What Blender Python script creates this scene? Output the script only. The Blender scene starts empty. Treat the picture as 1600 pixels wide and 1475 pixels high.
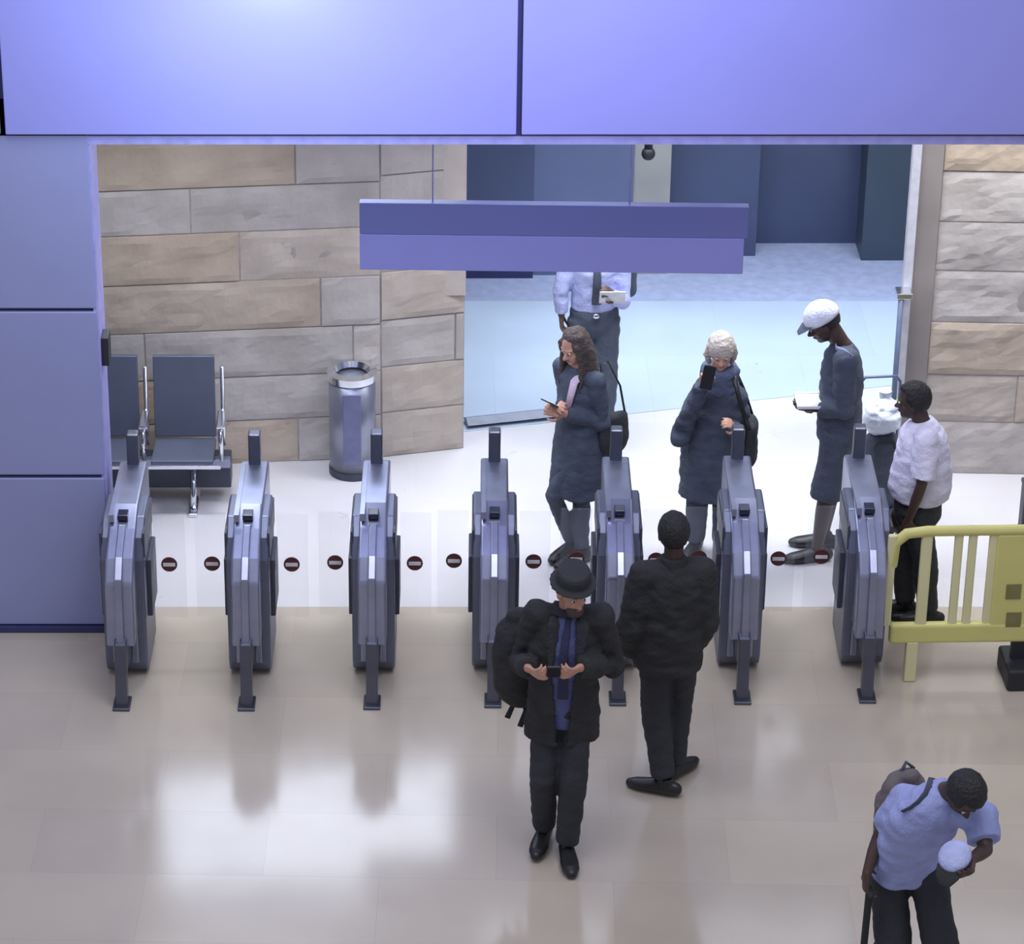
import bpy, bmesh, math, random
from mathutils import Vector, Matrix, noise
random.seed(7)
PI = math.pi
C = bpy.context.scene.collection

# ------------------------------------------------------------------ camera
TH = math.radians(27.0); FPX = 5000.0; CAMH = 9.71; CX, CY = 650.0, 737.5
cam_d = bpy.data.cameras.new('camera'); cam = bpy.data.objects.new('camera', cam_d); C.objects.link(cam)
cam.location = (0, 0, CAMH); cam.rotation_euler = (PI/2 - TH, 0, 0)
cam_d.sensor_fit = 'HORIZONTAL'; cam_d.sensor_width = 36.0; cam_d.lens = 36.0*FPX/1600.0
cam_d.shift_x = (800.0-CX)/1600.0; cam_d.clip_end = 200
bpy.context.scene.camera = cam

# ------------------------------------------------------------------ world and light
sc = bpy.context.scene
sc.view_settings.view_transform = 'Standard'; sc.view_settings.look = 'None'
sc.view_settings.gamma = 1.0; sc.view_settings.use_curve_mapping = False
sc.view_settings.exposure = 0.0
w = bpy.data.worlds.new('world'); sc.world = w; w.use_nodes = True
w.node_tree.nodes['Background'].inputs[0].default_value = (0.78, 0.80, 1.0, 1)
w.node_tree.nodes['Background'].inputs[1].default_value = 0.50

def area(name, loc, rot, sx, sy, energy, col, spread=PI):
    d = bpy.data.lights.new(name, 'AREA'); d.shape = 'RECTANGLE'; d.size = sx; d.size_y = sy
    d.energy = energy; d.color = col; d.spread = spread
    o = bpy.data.objects.new(name, d); C.objects.link(o); o.location = loc; o.rotation_euler = rot
    return o
# hall in front of the gates: high daylight-like wash
area('hall_light', (0.5, 12.0, 12.5), (0, 0, 0), 9, 6, 740, (0.93, 0.92, 0.98))
# added unseen lamps, standing in for floor reflections in the panels over the gates
area('added_panel_light', (-0.85, 15.6, 4.3), (math.radians(82), 0, 0), 0.4, 1.2, 38, (0.62, 0.74, 1.0))
area('added_panel_light', (1.0, 14.9, 4.7), (math.radians(80), 0, 0), 0.8, 1.0, 44, (0.62, 0.62, 1.0))

# ------------------------------------------------------------------ helpers
def ray(x, y):
    u = (x-CX)/FPX; v = (y-CY)/FPX
    return Vector((u, math.cos(TH)-v*math.sin(TH), -(math.sin(TH)+v*math.cos(TH))))
def atz(x, y, z=0.0):
    d = ray(x, y); return Vector((0, 0, CAMH)) + d*((CAMH-z)/-d.z)
def aty(x, y, Y):
    d = ray(x, y); return Vector((0, 0, CAMH)) + d*(Y/d.y)

def lin(c):
    return tuple((v/255/12.92 if v/255 <= .04045 else ((v/255+.055)/1.055)**2.4) for v in c)
MATS = {}
def mat(name, rgb, rough=0.6, metal=0.0, vary=0.12, scale=12.0, bump=0.0, bscale=40.0, spec=0.5, coat=0.0):
    """plain procedural surface: base colour with soft noise variation, optional fine bump"""
    if name in MATS: return MATS[name]
    m = bpy.data.materials.new(name); m.use_nodes = True; nt = m.node_tree; N = nt.nodes; L = nt.links
    b = N['Principled BSDF']; b.inputs['Roughness'].default_value = rough; b.inputs['Metallic'].default_value = metal
    b.inputs['Specular IOR Level'].default_value = spec; b.inputs['Coat Weight'].default_value = coat
    c = lin(rgb)
    tc = N.new('ShaderNodeTexCoord'); no = N.new('ShaderNodeTexNoise'); no.inputs['Scale'].default_value = scale
    no.inputs['Detail'].default_value = 4
    L.new(tc.outputs['Object'], no.inputs['Vector'])
    r = N.new('ShaderNodeValToRGB'); r.color_ramp.elements[0].position = .3; r.color_ramp.elements[1].position = .7
    r.color_ramp.elements[0].color = (*[v*(1-vary) for v in c], 1); r.color_ramp.elements[1].color = (*[min(1, v*(1+vary)) for v in c], 1)
    L.new(no.outputs['Fac'], r.inputs['Fac']); L.new(r.outputs['Color'], b.inputs['Base Color'])
    if bump:
        n2 = N.new('ShaderNodeTexNoise'); n2.inputs['Scale'].default_value = bscale; n2.inputs['Detail'].default_value = 5
        L.new(tc.outputs['Object'], n2.inputs['Vector'])
        bp = N.new('ShaderNodeBump'); bp.inputs['Strength'].default_value = bump; bp.inputs['Distance'].default_value = .02
        L.new(n2.outputs['Fac'], bp.inputs['Height']); L.new(bp.outputs['Normal'], b.inputs['Normal'])
    MATS[name] = m; return m

def glass(name, rgb, rough=0.05, alpha=0.25):
    m = bpy.data.materials.new(name); m.use_nodes = True; nt = m.node_tree; N = nt.nodes; L = nt.links
    b = N['Principled BSDF']; b.inputs['Base Color'].default_value = (*lin(rgb), 1)
    b.inputs['Roughness'].default_value = rough; b.inputs['Alpha'].default_value = alpha
    return m

def emit(name, rgb, s):
    m = bpy.data.materials.new(name); m.use_nodes = True; nt = m.node_tree; N = nt.nodes
    b = N['Principled BSDF']; b.inputs['Base Color'].default_value = (.8, .8, .8, 1)
    b.inputs['Emission Color'].default_value = (*lin(rgb), 1); b.inputs['Emission Strength'].default_value = s
    return m

def link(name, bm, m, parent=None, smooth=False, kind=None, bevel=0):
    me = bpy.data.meshes.new(name); bmesh.ops.recalc_face_normals(bm, faces=bm.faces[:]); bm.to_mesh(me); bm.free()
    if smooth:
        for p in me.polygons: p.use_smooth = True
    o = bpy.data.objects.new(name, me); C.objects.link(o); me.materials.append(m)
    if parent: o.parent = parent
    if kind: o['kind'] = kind
    if bevel:
        bv = o.modifiers.new('bevel', 'BEVEL'); bv.width = bevel; bv.segments = 3; bv.limit_method = 'ANGLE'
    return o

def box(bm, x0, x1, y0, y1, z0, z1):
    r = bmesh.ops.create_cube(bm, size=1.0)
    for v in r['verts']:
        v.co = Vector(((x0+x1)/2 + v.co.x*(x1-x0), (y0+y1)/2 + v.co.y*(y1-y0), (z0+z1)/2 + v.co.z*(z1-z0)))
    return r['verts']
def BM(): return bmesh.new()
def boxes(*bs):
    bm = BM()
    for b in bs: box(bm, *b)
    return bm

def tube(bm, pts, rad, n=12, ref=None, cap='flat'):
    """loft of elliptical rings along pts; rad = list of r or (ra, rb); ref = direction of the first radius"""
    pts = [Vector(p) for p in pts]; rad = [(r, r) if not isinstance(r, (tuple, list)) else r for r in rad]
    rings = []
    if cap == 'round':
        d0 = (pts[1]-pts[0]).normalized(); d1 = (pts[-1]-pts[-2]).normalized()
        a0 = min(rad[0]); a1 = min(rad[-1])
        P0 = [(pts[0]-d0*a0*k, (rad[0][0]*math.sqrt(max(0, 1-k*k)), rad[0][1]*math.sqrt(max(0, 1-k*k)))) for k in (.97, .8, .45)]
        P1 = [(pts[-1]+d1*a1*k, (rad[-1][0]*math.sqrt(max(0, 1-k*k)), rad[-1][1]*math.sqrt(max(0, 1-k*k)))) for k in (.45, .8, .97)]
        pts = [p for p, _ in P0]+pts+[p for p, _ in P1]; rad = [r for _, r in P0]+rad+[r for _, r in P1]
    ra = Vector(ref) if ref else None
    for i, p in enumerate(pts):
        if i == 0: d = pts[1]-pts[0]
        elif i == len(pts)-1: d = pts[-1]-pts[-2]
        else: d = (pts[i+1]-pts[i]).normalized()+(pts[i]-pts[i-1]).normalized()
        d = d.normalized() if d.length > 1e-9 else Vector((0, 0, 1))
        if ra is None:
            ra = Vector((1, 0, 0)) if abs(d.x) < .8 else Vector((0, 1, 0))
        a = (ra - d*ra.dot(d)).normalized(); b = d.cross(a)
        if ref is None: ra = a
        rings.append([bm.verts.new(p + a*math.cos(2*PI*k/n)*rad[i][0] + b*math.sin(2*PI*k/n)*rad[i][1]) for k in range(n)])
    for r0, r1 in zip(rings, rings[1:]):
        for k in range(n): bm.faces.new((r0[k], r0[(k+1) % n], r1[(k+1) % n], r1[k]))
    bm.faces.new(rings[0][::-1]); bm.faces.new(rings[-1])

def ell(bm, c, r, M=None, n=20):
    q = bmesh.ops.create_uvsphere(bm, u_segments=n, v_segments=n//2+2, radius=1.0)
    for v in q['verts']:
        p = Vector((v.co.x*r[0], v.co.y*r[1], v.co.z*r[2])) + Vector(c)
        v.co = M @ p if M else p
    return q['verts']

def fuse(name, bm, m, parent, voxel=.012, smooth_it=3, wrinkle=0.0, wscale=6.0, label=None):
    """unite overlapping closed shapes into one continuous surface"""
    me = bpy.data.meshes.new('tmp'); bmesh.ops.recalc_face_normals(bm, faces=bm.faces[:]); bm.to_mesh(me); bm.free()
    t = bpy.data.objects.new('tmp', me); C.objects.link(t)
    md = t.modifiers.new('r', 'REMESH'); md.mode = 'VOXEL'; md.voxel_size = voxel; md.adaptivity = 0
    if smooth_it:
        s = t.modifiers.new('s', 'SMOOTH'); s.iterations = smooth_it; s.factor = .5
    dg = bpy.context.evaluated_depsgraph_get(); dg.update()
    me2 = bpy.data.meshes.new_from_object(t.evaluated_get(dg)); me2.name = name
    bpy.data.objects.remove(t); bpy.data.meshes.remove(me)
    if wrinkle:
        nrm = [v.normal.copy() for v in me2.vertices]
        for v, nv in zip(me2.vertices, nrm):
            p = v.co*wscale
            q = noise.noise(Vector((p.x*1.6, p.y*1.6, p.z*2.4))) + .5*noise.noise(Vector((p.x*3+9, p.y*3, p.z*5)))
            v.co = v.co + nv*q*wrinkle
    for p in me2.polygons: p.use_smooth = True
    o = bpy.data.objects.new(name, me2); C.objects.link(o)
    me2.materials.clear(); me2.materials.append(m)
    if parent: o.parent = parent
    if label: o['label'] = label
    return o

def thing(name, label, cat, loc=(0, 0, 0), rz=0, group=None):
    o = bpy.data.objects.new(name, None); C.objects.link(o); o.empty_display_size = .1
    o.location = loc; o.rotation_euler = (0, 0, rz); o['label'] = label; o['category'] = cat
    if group: o['group'] = group
    return o
def tag(o, label, cat, group=None, kind=None):
    o['label'] = label; o['category'] = cat
    if group: o['group'] = group
    if kind: o['kind'] = kind
    return o

# ------------------------------------------------------------------ materials of the setting
def floor_mat(name, rgb1, rgb2, grout, rough, tile=(.9, .6), rot=0.0, mortar=.004):
    m = bpy.data.materials.new(name); m.use_nodes = True; nt = m.node_tree; N = nt.nodes; L = nt.links
    b = N['Principled BSDF']
    tc = N.new('ShaderNodeTexCoord'); mp = N.new('ShaderNodeMapping'); mp.inputs['Rotation'].default_value = (0, 0, rot)
    L.new(tc.outputs['Object'], mp.inputs['Vector'])
    br = N.new('ShaderNodeTexBrick'); br.inputs['Scale'].default_value = 1
    br.inputs['Brick Width'].default_value = tile[0]; br.inputs['Row Height'].default_value = tile[1]
    br.inputs['Mortar Size'].default_value = mortar; br.inputs['Mortar Smooth'].default_value = .6
    br.inputs['Color1'].default_value = (*lin(rgb1), 1); br.inputs['Color2'].default_value = (*lin(rgb2), 1)
    br.inputs['Mortar'].default_value = (*lin(grout), 1)
    L.new(mp.outputs['Vector'], br.inputs['Vector'])
    no = N.new('ShaderNodeTexNoise'); no.inputs['Scale'].default_value = 1.1; no.inputs['Detail'].default_value = 3
    L.new(tc.outputs['Object'], no.inputs['Vector'])
    mx = N.new('ShaderNodeMixRGB'); mx.blend_type = 'MULTIPLY'; mx.inputs['Fac'].default_value = .55
    rp = N.new('ShaderNodeValToRGB'); rp.color_ramp.elements[0].color = (.80, .78, .77, 1); rp.color_ramp.elements[1].color = (1.0, 1.0, 1.0, 1)
    rp.color_ramp.elements[0].position = .3; rp.color_ramp.elements[1].position = .65
    L.new(no.outputs['Fac'], rp.inputs['Fac']); L.new(br.outputs['Color'], mx.inputs['Color1']); L.new(rp.outputs['Color'], mx.inputs['Color2'])
    L.new(mx.outputs['Color'], b.inputs['Base Color'])
    r2 = N.new('ShaderNodeMapRange'); r2.inputs['To Min'].default_value = rough*.75; r2.inputs['To Max'].default_value = rough*1.3
    n3 = N.new('ShaderNodeTexNoise'); n3.inputs['Scale'].default_value = 3.5; n3.inputs['Detail'].default_value = 3
    L.new(tc.outputs['Object'], n3.inputs['Vector']); L.new(n3.outputs['Fac'], r2.inputs['Value']); L.new(r2.outputs['Result'], b.inputs['Roughness'])
    b.inputs['Specular IOR Level'].default_value = .9
    return m
M_floor = floor_mat('polished beige stone tiles', (192, 182, 166), (184, 175, 161), (176, 167, 154), .13, (1.25, .62), .03, .002)
M_floor_in = floor_mat('pale terrazzo', (212, 210, 213), (207, 206, 211), (200, 199, 203), .30, (1.1, 1.1), 0, .002)
M_floor_far = floor_mat('pale blue grey floor', (188, 202, 222), (183, 197, 218), (165, 182, 200), .30, (1.1, 1.1), 0, .002)

def stone_mat():
    m = bpy.data.materials.new('rough hewn limestone'); m.use_nodes = True; nt = m.node_tree; N = nt.nodes; L = nt.links
    b = N['Principled BSDF']; b.inputs['Roughness'].default_value = .85
    g = N.new('ShaderNodeNewGeometry'); r = N.new('ShaderNodeValToRGB')
    cr = r.color_ramp; cr.elements[0].color = (*lin((184, 177, 172)), 1); cr.elements[1].color = (*lin((206, 201, 199)), 1)
    e = cr.elements.new(.4); e.color = (*lin((196, 190, 186)), 1); e = cr.elements.new(.7); e.color = (*lin((190, 172, 150)), 1)
    L.new(g.outputs['Random Per Island'], r.inputs['Fac'])
    tc = N.new('ShaderNodeTexCoord'); no = N.new('ShaderNodeTexNoise'); no.inputs['Scale'].default_value = 3.2; no.inputs['Detail'].default_value = 8
    L.new(tc.outputs['Object'], no.inputs['Vector'])
    mx = N.new('ShaderNodeMixRGB'); mx.blend_type = 'MULTIPLY'; mx.inputs['Fac'].default_value = .8
    rp = N.new('ShaderNodeValToRGB'); rp.color_ramp.elements[0].position = .3; rp.color_ramp.elements[1].position = .7
    rp.color_ramp.elements[0].color = (.72, .70, .68, 1)
    L.new(no.outputs['Fac'], rp.inputs['Fac']); L.new(r.outputs['Color'], mx.inputs['Color1']); L.new(rp.outputs['Color'], mx.inputs['Color2'])
    L.new(mx.outputs['Color'], b.inputs['Base Color'])
    n2 = N.new('ShaderNodeTexNoise'); n2.inputs['Scale'].default_value = 14; n2.inputs['Detail'].default_value = 8
    L.new(tc.outputs['Object'], n2.inputs['Vector'])
    bp = N.new('ShaderNodeBump'); bp.inputs['Strength'].default_value = .35; bp.inputs['Distance'].default_value = .02
    L.new(n2.outputs['Fac'], bp.inputs['Height']); L.new(bp.outputs['Normal'], b.inputs['Normal'])
    return m
M_stone = stone_mat()
M_mortar = mat('stone wall mortar', (160, 153, 148), .9)
M_panel = mat('lilac enamelled cladding', (146, 150, 218), .30, 0.0, .03, 1.5, spec=.6)
M_panel2 = mat('grey blue enamelled cladding', (142, 149, 192), .35, 0.0, .04, 1.5, spec=.6)
M_joint = mat('dark panel joint', (52, 56, 100), .6)
M_lilac_trim = mat('pale lilac trim', (160, 160, 215), .4)
M_dark_far = mat('dark slate blue glazing', (74, 82, 114), .35, 0, .15, 1.2)
M_slate = mat('slate blue panel', (102, 110, 144), .4, 0, .1, 1.2)
M_darker = mat('dark slate green panel', (66, 78, 94), .4, 0, .15, 1.2)
M_beige = mat('beige pier', (168, 164, 158), .6, 0, .08, 3)
M_greyshade = mat('grey blue shaded far floor', (160, 168, 198), .6)  # far floor strip, its shade put into the colour
M_ceiling = mat('off white ceiling', (215, 216, 222), .8)
M_steel = mat('brushed stainless steel', (150, 155, 178), .30, .85, .12, 6)
M_steel_d = mat('dark brushed steel', (96, 100, 112), .35, .8, .15, 6)
M_chrome = mat('bright chrome', (225, 228, 235), .12, .95, .04, 6)
M_black = mat('black rubber', (34, 36, 40), .6)
M_lamp = emit('lit ceiling diffuser', (236, 242, 255), 1.5)

# ------------------------------------------------------------------ floor
Y_EDGE = atz(400, 948).y           # line between beige tiles and the pale floor
Y_BAND = 20.1
link('floor', boxes((-9, 10, 6, Y_EDGE, -.12, 0)), M_floor, kind='structure')
link('floor', boxes((-9, 10, Y_EDGE, 21.86, -.12, 0)), M_floor_in, kind='structure')
link('floor', boxes((-9, 10, 21.86, 30, -.12, 0)), M_greyshade, kind='structure')
# pale blue corridor floor: thin raised finish beyond an oblique threshold
a = atz(725, 675); b_ = atz(1000, 638); c_ = atz(1420, 600)
bm = BM()
vs = [Vector((a.x-1.5, a.y-.2+0, 0)), Vector((a.x, a.y, 0)), Vector((c_.x, c_.y, 0)), Vector((c_.x+2, c_.y+.2, 0)), Vector((c_.x+2, 21.86, 0)), Vector((a.x-1.5, 21.86, 0))]
lo = [bm.verts.new((v.x, v.y, .0005)) for v in vs]; hi = [bm.verts.new((v.x, v.y, .004)) for v in vs]
bm.faces.new(hi); bm.faces.new(lo[::-1])
for k in range(len(vs)): bm.faces.new((lo[k], lo[(k+1) % 6], hi[(k+1) % 6], hi[k]))
link('floor', bm, M_floor_far, kind='structure')
# grey threshold strip
p0 = atz(728, 665); p1 = atz(868, 650)
bm = BM(); d = (p1-p0).normalized(); n_ = Vector((-d.y, d.x, 0))
tube(bm, [p0+Vector((0, 0, .03)), p1+Vector((0, 0, .03))], [(.07, .03), (.07, .03)], 4, ref=(n_.x, n_.y, 0))
link('trim_1', bm, mat('grey floor threshold', (128, 134, 152), .5), kind='structure')

# ------------------------------------------------------------------ front wall: cladding column on the left, bulkhead above
YW = 16.93
xl = aty(175, 985, YW).x
zj = [aty(70, y, YW).z for y in (985, 745, 485, 228)]
bm = BM(); pr = []
edges = [0.03] + zj[1:3] + [3.45]
for z0, z1 in zip(edges, edges[1:]):
    box(bm, -7, xl, YW, YW+.05, z0+.012, z1-.012)
wl = link('wall_left', bm, M_panel2, kind='structure', bevel=.006)
link('wall_left', boxes((-7, xl-.02, YW+.03, YW+.32, 0, 3.4)), M_joint, kind='structure')
link('trim_2', boxes((xl-.018, xl+.012, YW+.012, YW+.34, 0.0, 3.4)), M_lilac_trim, kind='structure')
link('baseboard_left', boxes((-7, xl+.02, YW-.03, YW+.01, 0, .035)), M_joint, kind='structure')

zb = aty(800, 212, YW).z
xj = aty(812, 110, YW).x; xj0 = aty(4, 180, YW).x
bm = BM()
PW = xj-xj0
for k in range(-2, 4):
    x0 = xj0 + PW*k
    box(bm, x0+.015, x0+PW-.015, YW-.04, YW+.02, zb+.02, zb+2.6)
link('wall_top', bm, M_panel, kind='structure', bevel=.006)
link('wall_top', boxes((-8, 9, YW, YW+.5, zb, zb+2.7)), M_joint, kind='structure')
link('trim_3', boxes((-8, 9, YW+.005, YW+.5, zb-.055, zb-.004)), M_lilac_trim, kind='structure')

# ------------------------------------------------------------------ stone walls
def stone_wall(name, p0, p1, h, course, seed, thick=.3):
    """courses of separate rough blocks between ground points p0 and p1, facing -Y"""
    rnd = random.Random(seed)
    p0 = Vector((p0[0], p0[1], 0)); p1 = Vector((p1[0], p1[1], 0)); d = (p1-p0); Lw = d.length; d.normalize(); n = Vector((d.y, -d.x, 0))
    bm = BM(); z = 0; row = 0
    while z < h-.02:
        ch = course*rnd.uniform(.92, 1.08); ch = min(ch, h-z)
        x = -rnd.uniform(0, .5)
        while x < Lw:
            bw = rnd.uniform(.8, 1.9); x0 = max(0, x); x1 = min(Lw, x+bw)
            if x1-x0 > .06:
                gp = .006
                nx = max(3, int((x1-x0)/.07)); nz = 8
                off = rnd.uniform(0, .010)
                grid = []
                for j in range(nz+1):
                    rw = []
                    for i in range(nx+1):
                        fx = i/nx; fz = j/nz
                        px = x0+gp+(x1-x0-2*gp)*fx; pz = z+gp+(ch-2*gp)*fz
                        edge = min(1, min(fx*(x1-x0), (1-fx)*(x1-x0), fz*ch, (1-fz)*ch)/.035)
                        q = noise.noise(Vector((px*4.3+seed, pz*6, row*3.1)))*.010 + noise.noise(Vector((px*11, pz*13, seed)))*.006
                        dep = off + .005*edge + q*edge
                        wob = .012*noise.noise(Vector((px*5, row*7.7, seed+j)))
                        rw.append(bm.verts.new(p0 + d*px + n*dep + Vector((0, 0, pz + (wob if 0 < j < nz else 0)))))
                    grid.append(rw)
                for j in range(nz):
                    for i in range(nx):
                        bm.faces.new((grid[j][i], grid[j][i+1], grid[j+1][i+1], grid[j+1][i]))
                # sides back to the wall
                loop = [grid[0][i] for i in range(nx+1)]+[grid[j][nx] for j in range(1, nz+1)]+[grid[nz][i] for i in range(nx-1, -1, -1)]+[grid[j][0] for j in range(nz-1, 0, -1)]
                bk = [bm.verts.new(v.co - n*((v.co-p0).dot(n)+.02)) for v in loop]
                for k in range(len(loop)): bm.faces.new((loop[k], bk[k], bk[(k+1) % len(loop)], loop[(k+1) % len(loop)]))
            x += bw
        z += ch; row += 1
    o = link(name, bm, M_stone, kind='structure')
    bm = BM()
    q = [p0, p1, p1-n*thick, p0-n*thick]
    lo = [bm.verts.new(v) for v in q]; hi = [bm.verts.new(v+Vector((0, 0, h))) for v in q]
    bm.faces.new(lo[::-1]); bm.faces.new(hi)
    for k in range(4): bm.faces.new((lo[k], lo[(k+1) % 4], hi[(k+1) % 4], hi[k]))
    link(name, bm, M_mortar, kind='structure')
    return o
wA = Vector((-3.2, 18.93)); wB = atz(724, 700)
wM = atz(596, 714)
stone_wall('wall_back', (-3.2, 18.98), (wM.x, wM.y), 2.40, .335, 3)
stone_wall('wall_back', (wM.x, wM.y), (wB.x, wB.y), 2.40, .335, 11)
# smooth edge strip that ends the stone wall
e0 = aty(688, 300, wB.y).x; e1 = aty(724, 300, wB.y).x
link('trim_4', boxes((e0+.02, e1+.02, wB.y-.045, wB.y+.34, 1.15, 2.40)), mat('smooth limestone strip', (190, 180, 172), .7, 0, .08, 5), kind='structure')
YR = 19.05
xr = aty(1462, 400, YR).x
stone_wall('wall_right', (xr, YR), (8, YR-.2), 3.45, .36, 23)
xs0 = aty(1425, 400, YR).x
link('trim_5', boxes((xs0, xr, YR-.02, YR+.3, 0, 3.45)), mat('smooth grey stone jamb', (142, 134, 130), .7, 0, .12, 3), kind='structure')
link('trim_6', boxes((xs0-.05, xs0+.005, YR-.05, YR+.02, 0, 3.45)), mat('pale metal door frame', (196, 196, 205), .4), kind='structure')

# far corridor walls
def far_panel(x0, x1, ybase, h, m, name='wall_far', dep=.3):
    p = atz(x0, ybase); q = atz(x1, ybase)
    return link(name, boxes((p.x, q.x, p.y, p.y+dep, 0, h)), m, kind='structure')
far_panel(600, 832, 434, 3.44, M_dark_far)
far_panel(832, 985, 430, 3.44, M_slate)
far_panel(985, 1042, 428, 3.44, M_beige)
far_panel(1042, 1180, 400, 3.44, M_dark_far)
far_panel(1180, 1338, 380, 3.44, M_dark_far, dep=.8)
far_panel(1345, 1560, 407, 3.44, M_darker, dep=1.2)
far_panel(1165, 1181, 372, 3.44, M_darker, dep=.3)
link('wall_far', boxes((-8, 9.5, 25, 25.2, 0, 3.45)), M_slate, kind='structure')
pl = atz(726, 430); link('trim_7', boxes((pl.x-.3, atz(832, 430).x, pl.y-.06, pl.y, 0, .06)), M_joint, kind='structure')

# inner ceiling with lit panels
CZ = 3.45
link('ceiling', boxes((-8, 9.5, 17.42, 25.2, CZ, CZ+.15)), M_ceiling, kind='structure')
link('wall_outer_left', boxes((-8.2, -8, 17.4, 25.2, 0, CZ)), M_ceiling, kind='structure')
link('wall_outer_right', boxes((9.5, 9.7, 17.4, 25.2, 0, CZ)), M_ceiling, kind='structure')
def ceiling_lamp(x, y, sx, sy, power, col=(.93, .96, 1.0), near='', sp=1.75):
    t = thing('ceiling_light', near, 'ceiling light', (x, y, CZ), 0)
    link('frame', boxes((-sx/2-.02, sx/2+.02, -sy/2-.02, sy/2+.02, -.02, 0)), M_lilac_trim, t)
    link('diffuser', boxes((-sx/2, sx/2, -sy/2, sy/2, -.03, -.021)), M_lamp, t)
    area('ceiling_light_glow', (x, y, CZ-.04), (0, 0, 0), sx, sy, power, col, sp); return t
for k, x in enumerate((1.0, 2.5, 4.0)):
    ceiling_lamp(x, 18.5, 1.1, .7, 25, near='recessed ceiling light over the gates, '+('nearest the stone wall', 'middle of its row', 'farthest from the stone wall')[k])
for k, x in enumerate((1.2, 2.7, 4.2)):
    ceiling_lamp(x, 21.0, 1.1, .7, 30, (.80, .90, 1.0), near='recessed ceiling light in the corridor, '+('nearest the stone wall', 'middle of its row', 'farthest from the stone wall')[k])
ceiling_lamp(-1.4, 18.0, 1.6, .3, 26, sp=1.9, near='recessed ceiling light over the waiting seats')
# unseen glowing strip added above the stone wall for the near floor's reflections
M_glow = emit('added glow strip', (226, 236, 255), 5.2)
wdir = Vector((wM.x+3.2, wM.y-18.98, 0)).normalized(); wn = Vector((wdir.y, -wdir.x, 0))
def slab(name, x0, x1, z0, z1, front, back, m):
    """box that follows the stone wall line between two X positions"""
    bm = BM(); base = Vector((-3.2, 18.98, 0))
    q = []
    for X, f in ((x0, front), (x1, front), (x1, back), (x0, back)):
        q.append(base + wdir*((X+3.2)/wdir.x) + wn*f)
    lo = [bm.verts.new((v.x, v.y, z0)) for v in q]; hi = [bm.verts.new((v.x, v.y, z1)) for v in q]
    bm.faces.new(lo[::-1]); bm.faces.new(hi)
    for k in range(4): bm.faces.new((lo[k], lo[(k+1) % 4], hi[(k+1) % 4], hi[k]))
    return link(name, bm, m, kind='structure')
slab('glow_strip_1', -1.80, .26, 2.43, 3.38, .0, -.03, M_glow)
slab('wall_back', -3.2, .32, 2.40, 3.45, -.04, -.3, M_mortar)
slab('wall_back', -3.2, -1.82, 2.40, 3.45, .03, -.04, M_mortar)
slab('trim_8', -1.87, .30, 2.40, 2.43, .03, -.04, M_lilac_trim)
slab('trim_9', -1.87, .30, 3.38, 3.45, .03, -.04, M_lilac_trim)

# ------------------------------------------------------------------ gates
M_glass = glass('clear flap glass', (215, 222, 235), .04, .07)
M_sign_red = mat('dark red sticker', (82, 40, 44), .5)
M_sign_white = mat('white sticker bar', (225, 220, 225), .5)
M_gate_side = mat('satin steel sides', (108, 113, 132), .38, .7, .12, 3)
M_gate_dark = mat('dark gate housing', (66, 70, 84), .45, .2)
M_reader = mat('reader glass', (30, 36, 60), .15)

def extrude_profile(bm, prof, x0, x1):
    """prof = list of (y, z), extruded across x"""
    a = [bm.verts.new((x0, y, z)) for y, z in prof]; b = [bm.verts.new((x1, y, z)) for y, z in prof]
    bm.faces.new(a); bm.faces.new(b[::-1]); n = len(prof)
    for k in range(n): bm.faces.new((a[k], b[k], b[(k+1) % n], a[(k+1) % n]))

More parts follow.
